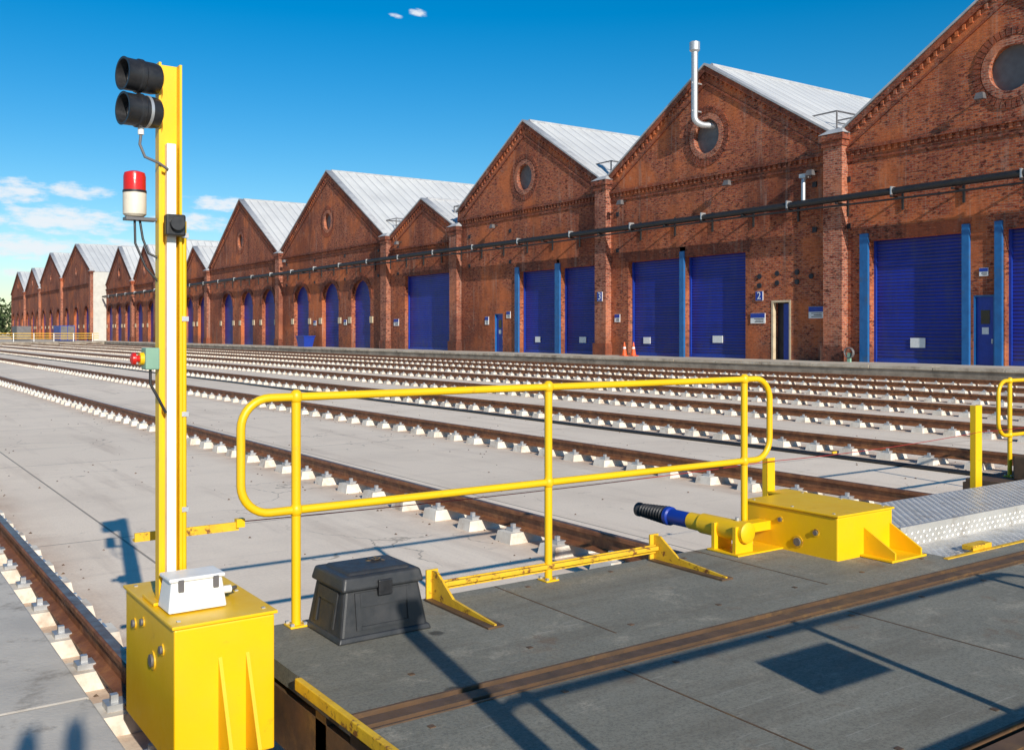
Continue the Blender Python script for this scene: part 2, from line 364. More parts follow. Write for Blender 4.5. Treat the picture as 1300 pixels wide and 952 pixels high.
def shed(y0, y1, zv0, zv1, ya, za, X, rects=(), arches=(), walk=(), ocr=1.0, ocz=13.2, cornice=10.85, detail=True, depth=60):
    e = empty('brick_workshop_shed')
    S = (y0, y1, zv0, zv1, ya, za)
    outer = [(y0, .3), (y1, .3), (y1, zv1), (ya, za), (y0, zv0)]
    holes = [[(a, .54), (b, .54), (b, z), (a, z)] for a, b, z in rects]
    holes += [[(a, .54), (b, .54), (b, z), (a, z)] for a, b, z, *_ in walk]
    holes += [archpts(*q) for q in arches]
    if ocr: holes.append(circ(ya, ocz, ocr))
    poly_extrude('facade_wall', outer, holes, X, .5, BRICK, e)
    if ocr:
        box('round_window_panel', X+.3, X+.36, ya-ocr-.1, ya+ocr+.1, ocz-ocr-.1, ocz+ocr+.1, GREYP, e)
        poly_extrude('round_window_surround', circ(ya, ocz, ocr+.32), [circ(ya, ocz, ocr-.02)], X-.05, .2, BRICKP, e)
        vs, fs = [], []
        nb = 40
        for i in range(nb):
            t0, t1 = 2*math.pi*(i+.12)/nb, 2*math.pi*(i+.88)/nb
            k = len(vs)
            for xx in (X-.045, X+.05):
                for t, r in ((t0, ocr+.38), (t1, ocr+.38), (t1, ocr+.72), (t0, ocr+.72)): vs.append((xx, ya+r*math.cos(t), ocz+r*math.sin(t)))
            fs += [(k, k+1, k+2, k+3), (k, k+4, k+5, k+1), (k+1, k+5, k+6, k+2), (k+2, k+6, k+7, k+3), (k+3, k+7, k+4, k)]
        mobj('round_window_header_ring', vs, fs, BRICKD, e)
    for a, b, z in rects:
        box('roller_shutter', X+.42, X+.48, a-.05, b+.05, .5, z+.05, SHUT, e)
        box('shutter_bottom_rail', X+.38, X+.42, a, b, .56, .74, BLUEP, e)
        boxes('shutter_guides', [(X+.33, X+.42, a+.002, a+.12, .56, z-.002), (X+.33, X+.42, b-.12, b-.002, .56, z-.002)], BLUEP, e)
        poly_extrude('lintel_course', [(a-.3, z+.003), (b+.3, z+.003), (b+.45, z+.6), (a-.45, z+.6)], [], X-.03, .2, BRICKD, e)
    for (a, b, zs, zc) in arches:
        box('roller_shutter', X+.42, X+.48, a-.05, b+.05, .5, zc+.05, SHUT, e)
        o = archpts(a-.45, b+.45, zs, zc+.45, zs)[2:]; i_ = archpts(a+.0, b-.0, zs, zc, zs)[2:]
        poly_extrude('arch_ring', o+list(reversed(i_)), [], X-.07, .3, BRICKD, e)
        boxes('stone_blocks', [(X-.08, X+.2, a-.62, a-.003, 2.9, 3.5), (X-.08, X+.2, b+.003, b+.62, 2.9, 3.5)], CREAM, e)
    for q in walk:
        a, b, z, kind = q
        if kind == 'blue':
            box('door_leaf', X+.15, X+.2, a, b, .5, z, BLUEP, e)
            boxes('door_frame', [(X+.02, X+.2, a-.06, a+.06, .5, z+.06), (X+.02, X+.2, b-.06, b+.06, .5, z+.06), (X+.02, X+.2, a+.06, b-.06, z-.06, z+.06)], LBLUE, e)
            box('door_window', X+.135, X+.15, (a+b)/2-.2, (a+b)/2+.2, 2.35, 2.95, LENS, e)
            box('door_sign', X+.13, X+.15, (a+b)/2-.15, (a+b)/2+.15, 1.9, 2.2, WHITE, e)
            box('door_handle', X+.08, X+.15, a+.12, a+.18, 1.5, 1.7, STEEL, e)
        else:
            box('dark_doorway_panel', X+.4, X+.45, a-.1, b+.1, .5, z+.1, DARK, e)  # near-black panel paints the shade of the unlit doorway
            boxes('door_frame', [(X-.02, X+.2, a-.09, a+.03, .56, z+.08), (X-.02, X+.2, b-.03, b+.09, .56, z+.08), (X-.02, X+.2, a+.03, b-.03, z-.03, z+.08)], CREAM, e)
            box('open_door_leaf', X+.2, X+.25, a+.05, a+.55, .56, z-.1, BLUEP, e)
    dl = []
    if cornice:
        box('cornice', X-.17, X+.1, y0+.2, y1-.2, cornice, cornice+.16, BRICKD, e)
        box('cornice_lower', X-.07, X+.1, y0+.2, y1-.2, cornice-.5, cornice-.40, BRICKD, e)
        y = y0+.8
        while y < y1-.8:
            dl.append((X-.10, X+.1, y, y+.15, cornice-.22, cornice-.003)); y += .34
    def rake(off0, off1, proud, nm, mat):
        m_ = .5
        L = [(y0+m_, slope_z(y0+m_, S)-off0), (ya, za-off0), (y1-m_, slope_z(y1-m_, S)-off0),
             (y1-m_, slope_z(y1-m_, S)-off1), (ya, za-off1), (y0+m_, slope_z(y0+m_, S)-off1)]
        poly_extrude(nm, L, [], X-proud, proud+.2, mat, e)
    rake(.05, .38, .16, 'verge_corbel', BRICKD)
    rake(.98, 1.10, .07, 'raking_band', BRICKD)
    if detail:
        y = y0+1.2
        while y < y1-1.2:
            z = slope_z(y+.1, S); dl.append((X-.09, X+.1, y, y+.15, z-.60, z-.36)); y += .34
    if dl: boxes('dentils', dl, BRICK, e)
    L = [(y0, zv0-.02), (ya, za-.02), (y1, zv1-.02), (y1, zv1+.10), (ya, za+.10), (y0, zv0+.10)]
    poly_extrude('verge_coping', L, [], X-.22, .67, COPE, e)
    rv = [(X+.4, y0, zv0-.05), (X+depth, y0, zv0-.05), (X+depth, ya, za+.06), (X+.4, ya, za+.06), (X+.4, y1, zv1-.05), (X+depth, y1, zv1-.05)]
    mobj('roof', rv, [(0, 1, 2, 3), (3, 2, 5, 4)], ROOF, e)
    cyl('ridge_cap', (X+.4, ya, za+.05), (X+depth, ya, za+.05), .14, COPE, e, 8)
    box('rear_wall', X+depth-.4, X+depth, y0, y1, .3, min(zv0, zv1), BRICK, e)
    zt = zv0+.1
    boxes('brick_pier', [(X-.45, X+.1, y0-.55, y0+.55, .3, zt-.7)], BRICKP, e)
    boxes('pier_corbel', [(X-.53, X+.1, y0-.62, y0+.62, zt-.7, zt-.4), (X-.61, X+.1, y0-.7, y0+.7, zt-.4, zt-.08)], BRICKD, e)
    taper('pier_cap', (X-.64, X+.3, y0-.73, y0+.73, zt-.08), (X-.2, X+.3, y0-.4, y0+.4, zt+.22), COPE, e)
    box('pier_plinth', X-.55, X+.1, y0-.65, y0+.65, .3, 1.3, BRICKD, e)
    return e

X = 41.0
sh0 = shed(-4.5, 13.2, 11.75, 11.75, 4.3, 17.25, X, rects=[(-1, 3.6, 6.4), (4.2, 8.8, 6.4)])
shA = shed(13.2, 30.6, 11.75, 11.75, 21.9, 17.25, X, rects=[(24.1, 28.8, 6.4), (17.5, 22.2, 6.4)], walk=[(22.65, 23.6, 3.6, 'blue')])
shB = shed(30.6, 48.4, 11.75, 11.75, 39.5, 17.25, X, rects=[(36.6, 41.2, 6.4), (41.6, 46.2, 6.4)], walk=[(33.6, 34.7, 3.6, 'open')])
shC = shed(48.4, 66.6, 11.75, 11.6, 57.4, 17.25, X, rects=[(49.3, 53.1, 6.4), (53.7, 58.0, 6.4)], walk=[(60.2, 61.3, 3.4, 'blue')], ocr=.95)
shS = shed(66.6, 78.6, 10.4, 10.3, 72.2, 13.3, X, rects=[(67.4, 75.4, 6.9)], ocr=0, cornice=9.3)
shD = shed(78.6, 104.2, 10.6, 11.0, 91.6, 18.3, X, arches=[(82.1, 86.1, 5.3, 7.0), (89, 93, 5.3, 7.0), (96.4, 100.4, 5.3, 7.0)], ocr=.85, cornice=10.2)
shE = shed(104.2, 129.6, 10.8, 10.4, 117.3, 18.3, X, arches=[(106, 110, 5.3, 7.0), (113, 117.1, 5.3, 7.0), (120.1, 124.3, 5.3, 7.0)], ocr=.85, cornice=10.2)
shF = shed(129.6, 141.3, 10.2, 10.2, 136, 13.9, X, arches=[(130.6, 134.3, 5.3, 7), (136.5, 140.2, 5.3, 7)], ocr=0, cornice=9.4, detail=False)
shG = shed(141.3, 154.6, 10.6, 10.6, 148, 15.8, X, arches=[(142.6, 146.3, 5.3, 7), (149.5, 153.2, 5.3, 7)], ocr=.7, ocz=12.3, cornice=9.8, detail=False)
shH = shed(154.6, 169.2, 10.6, 10.6, 162, 16.0, X, arches=[(156, 160, 5.3, 7), (163.5, 167.5, 5.3, 7)], ocr=.7, ocz=12.3, cornice=9.8, detail=False)
shI = shed(169.2, 189.0, 10.6, 10.6, 179, 17.0, X, arches=[(171, 175, 5.3, 7), (177.5, 181.5, 5.3, 7), (184, 188, 5.3, 7)], ocr=.8, ocz=12.6, cornice=9.8, detail=False)
XL = 38.6
CLAD = simple('cream_cladding', (.6, .58, .52), (.5, .48, .43), 1, .6)
for (a, b, zp) in ((189.2, 217, 19.1), (217, 243, 19.2), (243, 264, 17.2), (264, 287, 17.4)):
    w = (b-a)/3
    ee = shed(a, b, 13.2 if zp > 18 else 12, 13.2 if zp > 18 else 12, (a+b)/2, zp, XL, arches=[(a+w*i+w/2-2, a+w*i+w/2+2, 5.3, 7) for i in range(3)], ocr=.8, ocz=14, cornice=11, detail=False)
    if a < 190: box('clad_end_wall', XL+.1, XL+55, a-.25, a-.05, .3, 13.1, CLAD, ee)

for par, L in ((shA, [(22.25, 22.6), (23.72, 24.08), (28.82, 29.3)]), (shB, [(41.21, 41.59)]), (shC, [(53.12, 53.68), (58.02, 58.5)])):
    boxes('steel_jamb', [(X-.12, X+.3, a, b, .5, 6.75) for a, b in L], LBLUE, par, .02)
def notices(par, L):
    for y, z, w, h in L: box('shutter_notice', X+.36, X+.4, y-w/2, y+w/2, z-h/2, z+h/2, WHITE, par)
notices(shA, [(26.5, 1.5, .75, .45), (19.8, 1.5, .75, .45)]); notices(shB, [(39.0, 1.6, .75, .4), (44.9, 1.5, .6, .4)]); notices(shC, [(51.2, 1.5, .7, .4), (56.3, 1.5, .6, .4)])
for y, z in ((33.1, 5.1), (34.4, 5.1), (35.6, 5.0), (33.1, 4.6), (34.4, 4.6), (35.6, 4.5), (32.2, 4.85)):
    cyl('wall_vent', (X-.06, y, z), (X+.1, y, z), .14, DARK, shB)
for par, ys in ((shA, (14.8, 30.0)), (shB, (32.0, 47.2)), (shC, (59.2, 64.8)), (shS, (76.6,)), (shD, (80.4, 87.5, 94.8, 102.4))):
    boxes('tie_plates', [(X-.05, X+.05, y-.13, y+.13, z-.13, z+.13) for y in ys for z in (7.2, 9.5)], DARK, par)

def sign(y, z, w, h, txt=None, blue=.45, x=None):
    x = x or 41.0
    e = empty('wall_sign')
    box('panel', x-.05, x-.01, y-w/2, y+w/2, z-h/2, z+h/2, WHITE, e)
    box('header', x-.06, x-.045, y-w/2+.01, y+w/2-.01, z+h/2-h*blue, z+h/2-.01, BLUEP, e)
    if blue < .9: boxes('lettering', [(x-.056, x-.045, y-w*.4, y+w*(.1+.25*random.random()), z-h/2+h*q, z-h/2+h*q+h*.06) for q in (.12, .26, .4)], DARK, e)
    if txt:
        cu = bpy.data.curves.new('digit', 'FONT'); cu.body = txt; cu.size = h*1.1; cu.align_x = 'CENTER'; cu.align_y = 'CENTER'; cu.extrude = .003
        o = bpy.data.objects.new('digit', cu); sc.collection.objects.link(o); cu.materials.append(WHITE); o.parent = e
        o.rotation_euler = (math.pi/2, 0, -math.pi/2); o.location = (x-.07, y, z)
sign(35.7, 2.75, 1.0, .55); sign(31.9, 3.0, .9, .6); sign(47.2, 2.9, .5, .5)
sign(35.6, 3.95, .5, .5, '2', .97); sign(48.4, 4.3, .5, .6, '3', .97, 40.55)
sign(62.3, 2.9, .5, .6); sign(59.4, 3.3, .5, .5); sign(76.9, 2.9, .9, .6); sign(87.4, 3.0, .6, .5)
sign(94.7, 3.0, .6, .5); sign(23.1, 4.6, .4, .35)

e = empty('service_pipe')
tube('main_pipe', [(40.2, y, 8.5+.05*math.sin(y*.11)) for y in range(-4, 189, 4)], .17, PIPE, e)
tube('small_pipe', [(40.12, y, 8.15+.04*math.sin(y*.2)) for y in range(-4, 104, 4)], .05, PIPE, e)
boxes('brackets', [(40.0, 41.05, y-.05, y+.05, 8.22, 8.3) for y in range(-3, 188, 3)], PIPE, e)
boxes('bracket_struts', [(40.92, 40.99, y-.05, y+.05, 7.7, 8.8) for y in range(-3, 188, 3)], PIPE, e)
boxes('pipe_collars', [(40.01, 40.39, y-.035, y+.035, 8.33, 8.71) for y in range(-3, 188, 6)], STEEL, e)
e = empty('flue_pipe')
pts = [(40.45, 39.9, 18.2), (40.45, 39.9, 14.3)]
for i in range(1, 9):
    t = math.pi/2*i/8; pts.append((40.45+.5*(1-math.cos(t)), 39.9-.45*(1-math.cos(t)), 14.3-.5*math.sin(t)))
pts.append((41.35, 39.2, 13.8))
tube('flue', pts, .19, STEEL, e)
lathe('flue_cowl', (40.45, 39.9, 18.0), (0, 0, 1), [(0, .2), (.1, .3), (.55, .3), (.6, .22)], STEEL, e, 20)
boxes('flue_straps', [(40.22, 41.1, 39.86, 39.94, z, z+.08) for z in (14.6, 16.2)], STEEL, e)
e = empty('drain_pipe'); tube('pipe', [(40.7, 32.4, 9.9), (40.6, 32.4, 9.7), (40.6, 32.4, 8.6)], .11, STEEL, e); box('hopper', 40.5, 40.98, 32.2, 32.6, 9.85, 10.05, STEEL, e)
for y, z in ((23.0, 12.2), (37.5, 10.3), (46.4, 10.2), (60.9, 10.0), (31.9, 10.1), (76, 9.9), (102, 9.9)):
    e = empty('wall_floodlight')
    box('arm', 40.6, 41.02, y-.04, y+.04, z, z+.07, PIPE, e); taper('lamp_body', (40.35, 40.62, y-.22, y+.22, z-.2), (40.42, 40.62, y-.15, y+.15, z+.08), GREYP, e)
for y, z in ((31.5, 12.1), (49.3, 12.1), (67.4, 11.2), (79.5, 11.2)):
    e = empty('roof_access_rail')
    for k, xx in enumerate((42.5, 44.5, 46.5, 48.5)):
        tube('post', [(xx, y+.3, z-.2), (xx, y+.3, z+1.3)], .045, GREYP, e)
        tube('cross', [(xx, y+.3, z+1.3), (xx, y+2.2, z+1.3), (xx, y+2.2, z+.6)], .045, GREYP, e)
    tube('top_rail', [(42.5, y+.3, z+1.3), (48.5, y+.3, z+1.3)], .045, GREYP, e); tube('mid_rail', [(42.5, y+.3, z+.7), (48.5, y+.3, z+.7)], .035, GREYP, e)
    tube('outer_rail', [(42.5, y+2.2, z+1.3), (48.5, y+2.2, z+1.3)], .045, GREYP, e)
def cone(x, y):
    e = empty('traffic_cone')
    box('base', x-.22, x+.22, y-.22, y+.22, GZ, GZ+.05, ORANGE, e, .01)
    lathe('body', (x, y, GZ+.05), (0, 0, 1), [(0, .17), (.3, .115), (.8, .035)], ORANGE, e)
    lathe('reflective_band', (x, y, GZ+.40), (0, 0, 1), [(0, .106), (.16, .084)], WHITE, e)
cone(39.8, 45.2); cone(40.0, 44.6)
e = empty('blue_skip'); taper('tub', (39.4, 40.3, 93.8, 95.3, GZ), (39.25, 40.45, 93.5, 95.6, GZ+1.1), BLUEP, e); boxes('rim', [(39.2, 40.5, 93.45, 95.65, GZ+1.05, GZ+1.13)], BLUEP, e)
e = empty('hose_reel'); tube('hose', [(40.3+.003*i, 29.5+.25*math.cos(i*.6), 1.0+.25*math.sin(i*.6)) for i in range(40)], .03, GREYP, e); box('stand', 40.32, 40.44, 29.42, 29.58, GZ, 1.0, GREEN, e)

# ------------------------------------------------------------------ traverser deck
DX0, DX1, DY0, DY1 = 1.56, 36.4, .40, 4.50
e = empty('traverser_deck')
def deckpl(x0, x1, y0, y1): return (x0, x1, y0, y1, .47, GZ)
boxes('deck_plate', [deckpl(DX0, DX1, DY0, 1.68), deckpl(DX0, DX1, 1.855, 3.11), deckpl(DX0, DX1, 3.285, 3.45), deckpl(DX0, 5.72, 3.451, DY1)], DECKM, e)
for a in (3.11, 1.68):
    boxes('slot_bottom', [(DX0, DX1, a, a+.175, .44, .49)], DARK, e)
    boxes('running_rail', [(DX0, DX1, a+.045, a+.115, .48, GZ+.004)], DRUST, e)
    boxes('slot_edge', [(DX0, DX1, a+.002, a+.014, .48, GZ+.004), (DX0, DX1, a+.158, a+.172, .48, GZ+.004)], DRUST, e)
boxes('deck_frame', [(DX0, DX1, DY0, DY0+.12, .2, .469), (DX0, DX1, DY1-.12, DY1, .2, .469), (DX0, DX0+.1, DY0+.12, DY1-.12, .2, .439), (DX0, DX1, 3.5, 3.6, .15, .469), (DX0, DX1, 1.3, 1.4, .15, .469)], DRUST, e)
box('yellow_end_trim', DX0-.03, DX0-.002, DY0, 3.74, .51, GZ+.008, YELR, e, .004)
boxes('weld_seam', [(x, x+.008, 3.47, DY1-.01, GZ, GZ+.002) for x in (3.0, 4.55)] + [(x, x+.008, 1.9, 3.08, GZ, GZ+.002) for x in (2.7, 4.2, 5.9, 7.6)], DRUST, e)
# countersunk fixing bolts in the deck plates
L = []
for x in [1.75+.6*i for i in range(14)]:
    for y in (3.02, 1.96): L.append((x-.012, x+.012, y-.012, y+.012, GZ, GZ+.003))
    if x < 5.6:
        for y in (3.53, 4.38): L.append((x-.012+.2, x+.012+.2, y-.012, y+.012, GZ, GZ+.003))
boxes('deck_bolts', L, DRUST, e)
boxes('chequer_walkway', [(5.74, 9.4, 3.452, 3.80, .45, GZ-.01)], ALU, e)
boxes('chequer_kick_plate', [(5.74, 9.4, 3.80, 3.812, .45, .675), (5.74, 9.4, 3.812, 4.45, .655, .675)], ALU, e)
boxes('yellow_strip', [(5.66, 9.4, 3.42, 3.45, GZ+.001, GZ+.007)], YELR, e)
boxes('yellow_block', [(5.98, 6.2, 3.44, 3.52, GZ+.008, GZ+.04)], YELR, e, .004)
vs, fs = [], []
def loz(cx, cy, cz, ang, up):
    k = len(vs); L_, W_ = .016, .0045
    c, s = math.cos(ang), math.sin(ang)
    for a, b_ in ((L_, 0), (0, W_), (-L_, 0), (0, -W_)):
        u, v = a*c-b_*s, a*s+b_*c
        vs.append((cx+u, cy+v, cz) if up else (cx+u, cy, cz+v))
    vs.append((cx, cy, cz+.004) if up else (cx, cy-.004, cz))
    for i in range(4): fs.append((k+i, k+(i+1) % 4, k+4) if up else (k+(i+1) % 4, k+i, k+4))
i = 0
xx = 5.77
while xx < 9.0:
    j = 0; yy = 3.475
    while yy < 3.79:
        loz(xx, yy, GZ-.0098, math.pi/4*(1 if (i+j) % 2 else 3), True); yy += .034; j += 1
    yy = 3.84
    while yy < 4.44:
        loz(xx, yy, .6752, math.pi/4*(1 if (i+j) % 2 else 3), True); yy += .034; j += 1
    zz = .56; j = 0
    while zz < .66:
        loz(xx, 3.7998, zz, math.pi/4*(1 if (i+j) % 2 else 3), False); zz += .034; j += 1
    xx += .034; i += 1
mobj('chequer_lozenges', vs, fs, ALU, e)

def housing(x0, x1, y0, y1, flip=1, near=False):
    e = empty('wheel_housing')
    z0, z1 = .27, .83
    box('casing', x0, x1, y0, y1, z0, z1-.015, YEL, e, .008)
    box('lid', x0-.010, x1+.010, y0-.010, y1+.010, z1-.013, z1, YEL, e, .003)
    yf = y0 if flip > 0 else y1
    zb = .30 if near else .566
    zt = z1-.15 if near else z1-.10
    D = .14 if near else .22
    for fx in ((x1-.12, x0+.17) if near else (x0+.26, x1-.03)):
        d = -D*flip
        V = [(fx, yf, zt), (fx, yf, zb), (fx, yf+d, zb), (fx, yf+d, zb+.04), (fx+.014, yf, zt), (fx+.014, yf, zb), (fx+.014, yf+d, zb), (fx+.014, yf+d, zb+.04)]
        mobj('gusset', V, [(0, 1, 2, 3), (7, 6, 5, 4), (0, 3, 7, 4), (3, 2, 6, 7), (2, 1, 5, 6)], YEL, e)
    if not near:
        ya, yb = (yf-.23, yf-.002) if flip > 0 else (yf+.002, yf+.23)
        box('foot_plate', x0+.22, x1+.02, ya, yb, .552, .566, YEL, e, .003)
    for (yy, zz, r) in ((y0+.16, .70, .016), (y1-.16, .70, .016), (y0+.3, .62, .026), (y1-.3, .74, .014)):
        cyl('bolt', (x0-.014, yy, zz), (x0+.01, yy, zz), r, GREYP, e, 12)
        cyl('washer', (x0-.005, yy, zz), (x0+.01, yy, zz), r*1.5, YELR, e, 16)
    boxes('lid_screws', [(xx_-.007, xx_+.007, yy_-.007, yy_+.007, z1, z1+.005) for xx_ in (x0+.03, x1-.03) for yy_ in (y0+.05, (y0+y1)/2, y1-.05)], STEEL, e)
    return e
housing(1.07, 1.47, 3.80, 4.55, 1, True)
housing(5.06, 5.62, 3.78, 4.52)
housing(5.06, 5.62, .38, 1.12, -1)
e = empty('traverser_wheel'); lathe('wheel', (1.19, 4.15, .43), (1, 0, 0), [(0, .09), (0, .165), (.12, .165), (.12, .09)], DRUST, e)
lathe('wheel_far', (1.19, .8, .43), (1, 0, 0), [(0, .165), (.12, .165)], DRUST, e)

# ------------------------------------------------------------------ handrails
def dloop(x0, x1, y, zt, zb, R=.14, n=8):
    P = []
    for cx, cz, a0 in ((x1-R, zt-R, math.pi/2), (x1-R, zb+R, 0), (x0+R, zb+R, -math.pi/2), (x0+R, zt-R, -math.pi)):
        for i in range(n+1):
            a = a0-math.pi/2*i/n
            P.append((cx+R*math.cos(a), y, cz+R*math.sin(a)))
    return P
def handrail(x0, x1, y, zt, zb, posts, z0, off=0):
    e = empty('safety_handrail')
    tube('rail_loop', dloop(x0, x1, y, zt, zb), .0205, YEL, e, True)
    for px in posts:
        cyl('post', (px, y+off, z0), (px, y+off, zt-.0), .0225, YEL, e, 16)
        for z in (zt, zb):
            lathe('ball_fitting', (px, y, z-.034), (0, 0, 1), [(0, .012), (.008, .023), (.02, .029), (.034, .031), (.048, .029), (.06, .023), (.068, .012)], YEL, e)
        box('base_plate', px-.045, px+.045, y-.045, y+.045, z0, z0+.010, YEL, e, .003)
        boxes('bolts', [(px+a-.008, px+a+.008, y+b_-.008, y+b_+.008, z0+.010, z0+.022) for a in (-.032, .032) for b_ in (-.032, .032)], STEEL, e)
    return e
handrail(1.55, 5.20, 4.43, 1.645, 1.105, (1.82, 3.33, 4.95), GZ)
handrail(1.52, 5.20, .68, 1.65, 1.105, (1.72, 3.33, 4.95), GZ)
e = empty('unseen_shadow_board'); box('panel', 2.80, 3.24, .62, .64, 1.40, 1.54, WHITE, e); box('frame', 2.78, 3.26, .642, .655, 1.38, 1.56, GREYP, e)  # unseen board, added and sized for the rectangular shadow on the deck
handrail(9.76, 13.2, 5.35, 1.46, .90, (9.98, 11.5, 13.0), .47)
e = empty('unseen_shadow_post'); box('shaft', 1.46, 1.54, .42, .50, .5, 2.3, YEL, e); box('cap', 1.44, 1.56, .40, .52, 2.3, 2.34, YEL, e)  # unseen pole, height set for where its shadow ends on the deck
e = empty('outrigger_platform')
box('platform_top', 9.5, 14, 4.6, 5.55, .43, .47, DRUST, e, .004); boxes('beams', [(9.5, 14, 5.5, 5.58, .25, .43), (9.5, 9.6, 4.51, 5.5, .2, .43), (12, 12.1, 4.51, 5.5, .2, .43)], DRUST, e)
box('gear_case', 9.75, 10.3, 4.75, 5.2, .47, .72, DRUST, e, .02); cyl('motor', (10.35, 4.98, .62), (10.9, 4.98, .62), .12, YELR, e, 20)

e = empty('trip_wire_post')
boxes('channel', [(8.03, 8.13, 4.60, 4.612, .3, 1.33), (8.03, 8.04, 4.612, 4.65, .3, 1.33), (8.12, 8.13, 4.612, 4.65, .3, 1.33)], YEL, e)
box('bracket', 8.0, 8.16, 4.5, 4.6, .5, .54, YEL, e)
e = empty('trip_wire_post')
boxes('upright', [(5.52, 5.60, 4.72, 4.735, .3, 1.05), (5.52, 5.53, 4.735, 4.77, .3, 1.05)], YEL, e, .002)
boxes('foot', [(5.52, 5.72, 4.53, 4.72, .80, .815), (5.45, 5.8, 4.5, 4.8, .3, .33)], YEL, e)
e = empty('trip_wire_arm')
boxes('arm', [(1.12, 1.60, 4.60, 4.61, 1.005, 1.045), (1.12, 1.60, 4.61, 4.64, 1.005, 1.015)], YELR, e); boxes('end_bracket', [(1.585, 1.625, 4.585, 4.62, 1.02, 1.06)], YEL, e); box('stub_post', 1.22, 1.26, 4.56, 4.6, .8, 1.04, YEL, e)
e = empty('trip_wire')
def sag(a, b, s, n=16):
    a, b = Vector(a), Vector(b); return [tuple(a.lerp(b, i/n)-Vector((0, 0, s*4*(i/n)*(1-i/n)))) for i in range(n+1)]
REDW = simple('red_wire', (.42, .03, .02), None, 8, .5)
tube('wire', sag((1.62, 4.6, 1.045), (5.52, 4.7, 1.03), .02) + sag((5.55, 4.7, 1.03), (8.08, 4.6, 1.10), .02) + sag((8.1, 4.6, 1.1), (14, 5.4, 1.1), .05), .0025, REDW, e)
box('wire_tensioner', 6.19, 6.24, 4.665, 4.68, 1.04, 1.058, YELR, e, .004)

e = empty('wheel_stop_bar')
for gx in (2.58, 4.16):
    V = [(gx, 4.45, GZ), (gx, 4.45, .705), (gx, 4.40, .705), (gx, 4.24, .60), (gx, 3.86, .567), (gx, 3.86, GZ)]
    V2 = [(a+.014, b_, c) for a, b_, c in V]
    n = 6
    mobj('end_gusset', V+V2, [tuple(range(n)), tuple(reversed(range(n, 2*n)))]+[(i, i+n, (i+1) % n+n, (i+1) % n) for i in range(n)], YELR, e)
    box('end_foot', gx-.04, gx+.05, 3.85, 4.46, GZ+.001, GZ+.010, DRUST, e)
    box('end_upright', gx-.03, gx+.04, 4.452, 4.464, GZ, .71, YELR, e)
box('bar', 2.60, 4.155, 4.40, 4.43, .620, .645, YELR, e, .005)
box('bar_lip', 2.60, 4.155, 4.43, 4.438, .60, .65, YELR, e)

# hydraulic buffer
e = empty('hydraulic_buffer')
bx, bz = 4.74, .69
lathe('yellow_barrel', (bx, 4.20, bz), (0, 1, 0), [(0, .05), (.01, .066), (.40, .066), (.41, .056), (.51, .056)], YEL, e)
lathe('blue_sleeve', (bx, 4.71, bz), (0, 1, 0), [(0, .052), (.18, .052), (.19, .064), (.22, .064)], BLUEP, e)
bel = []
for i in range(9): bel += [(i*.03, .066-.002*i), (i*.03+.015, .047-.002*i)]
lathe('bellows', (bx, 4.93, bz), (0, 1, 0), bel+[(.28, .05), (.30, .05), (.32, .03)], BLACK, e)
boxes('saddle', [(bx-.08, bx+.08, 4.24, 4.27, GZ, bz+.04), (bx-.08, bx+.08, 4.42, 4.45, GZ, bz+.04), (bx-.10, bx+.34, 4.2, 4.47, GZ+.001, GZ+.012)], YEL, e, .003)
boxes('side_strut', [(bx+.06, 5.06, 4.30, 4.40, bz-.03, bz+.03)], YEL, e, .003)
cyl('hose_port', (bx, 4.3, bz+.05), (bx, 4.3, bz+.085), .014, STEEL, e)

# storage box
e = empty('storage_box')
taper('body', (1.865, 2.325, 4.035, 4.415, GZ), (1.905, 2.285, 4.07, 4.385, .795), BINM, e, .018)
taper('base_flange', (1.855, 2.335, 4.025, 4.425, GZ+.001), (1.865, 2.325, 4.033, 4.417, GZ+.028), BINM, e, .008)
taper('lid', (1.882, 2.308, 4.045, 4.408, .775), (1.897, 2.293, 4.06, 4.393, .840), BINM, e, .014)
taper('lid_panel', (1.93, 2.26, 4.09, 4.365, .835), (1.945, 2.245, 4.105, 4.35, .852), BINM, e, .008)
boxes('lid_catch', [(2.06, 2.13, 4.033, 4.048, .745, .815)], BLACK, e, .004)
def onfront(x0, x1, z0, z1, nm):
    fy = lambda z: 4.035+(z-GZ)/(.795-GZ)*.035
    V = [(x0, fy(z0)-.007, z0), (x1, fy(z0)-.007, z0), (x1, fy(z1)-.007, z1), (x0, fy(z1)-.007, z1), (x0, fy(z0)+.01, z0), (x1, fy(z0)+.01, z0), (x1, fy(z1)+.01, z1), (x0, fy(z1)+.01, z1)]
    mobj(nm, V, [(0, 1, 2, 3), (7, 6, 5, 4), (0, 4, 5, 1), (1, 5, 6, 2), (2, 6, 7, 3), (3, 7, 4, 0)], BINM, e)
onfront(1.95, 1.975, .60, .765, 'rib'); onfront(2.215, 2.24, .60, .765, 'rib'); onfront(1.976, 2.214, .70, .765, 'grip_panel'); onfront(1.976, 2.214, .60, .615, 'rib')
def onleft(y0, y1, z0, z1):
    fx = lambda z: 1.865+(z-GZ)/(.795-GZ)*.04
    V = [(fx(z0)-.007, y0, z0), (fx(z0)-.007, y1, z0), (fx(z1)-.007, y1, z1), (fx(z1)-.007, y0, z1), (fx(z0)+.01, y0, z0), (fx(z0)+.01, y1, z0), (fx(z1)+.01, y1, z1), (fx(z1)+.01, y0, z1)]
    mobj('side_rib', V, [(3, 2, 1, 0), (4, 5, 6, 7), (0, 1, 5, 4), (1, 2, 6, 5), (2, 3, 7, 6), (3, 0, 4, 7)], BINM, e)
onleft(4.12, 4.14, .60, .765); onleft(4.31, 4.33, .60, .765); onleft(4.141, 4.309, .71, .765)
vs, fs = [], []
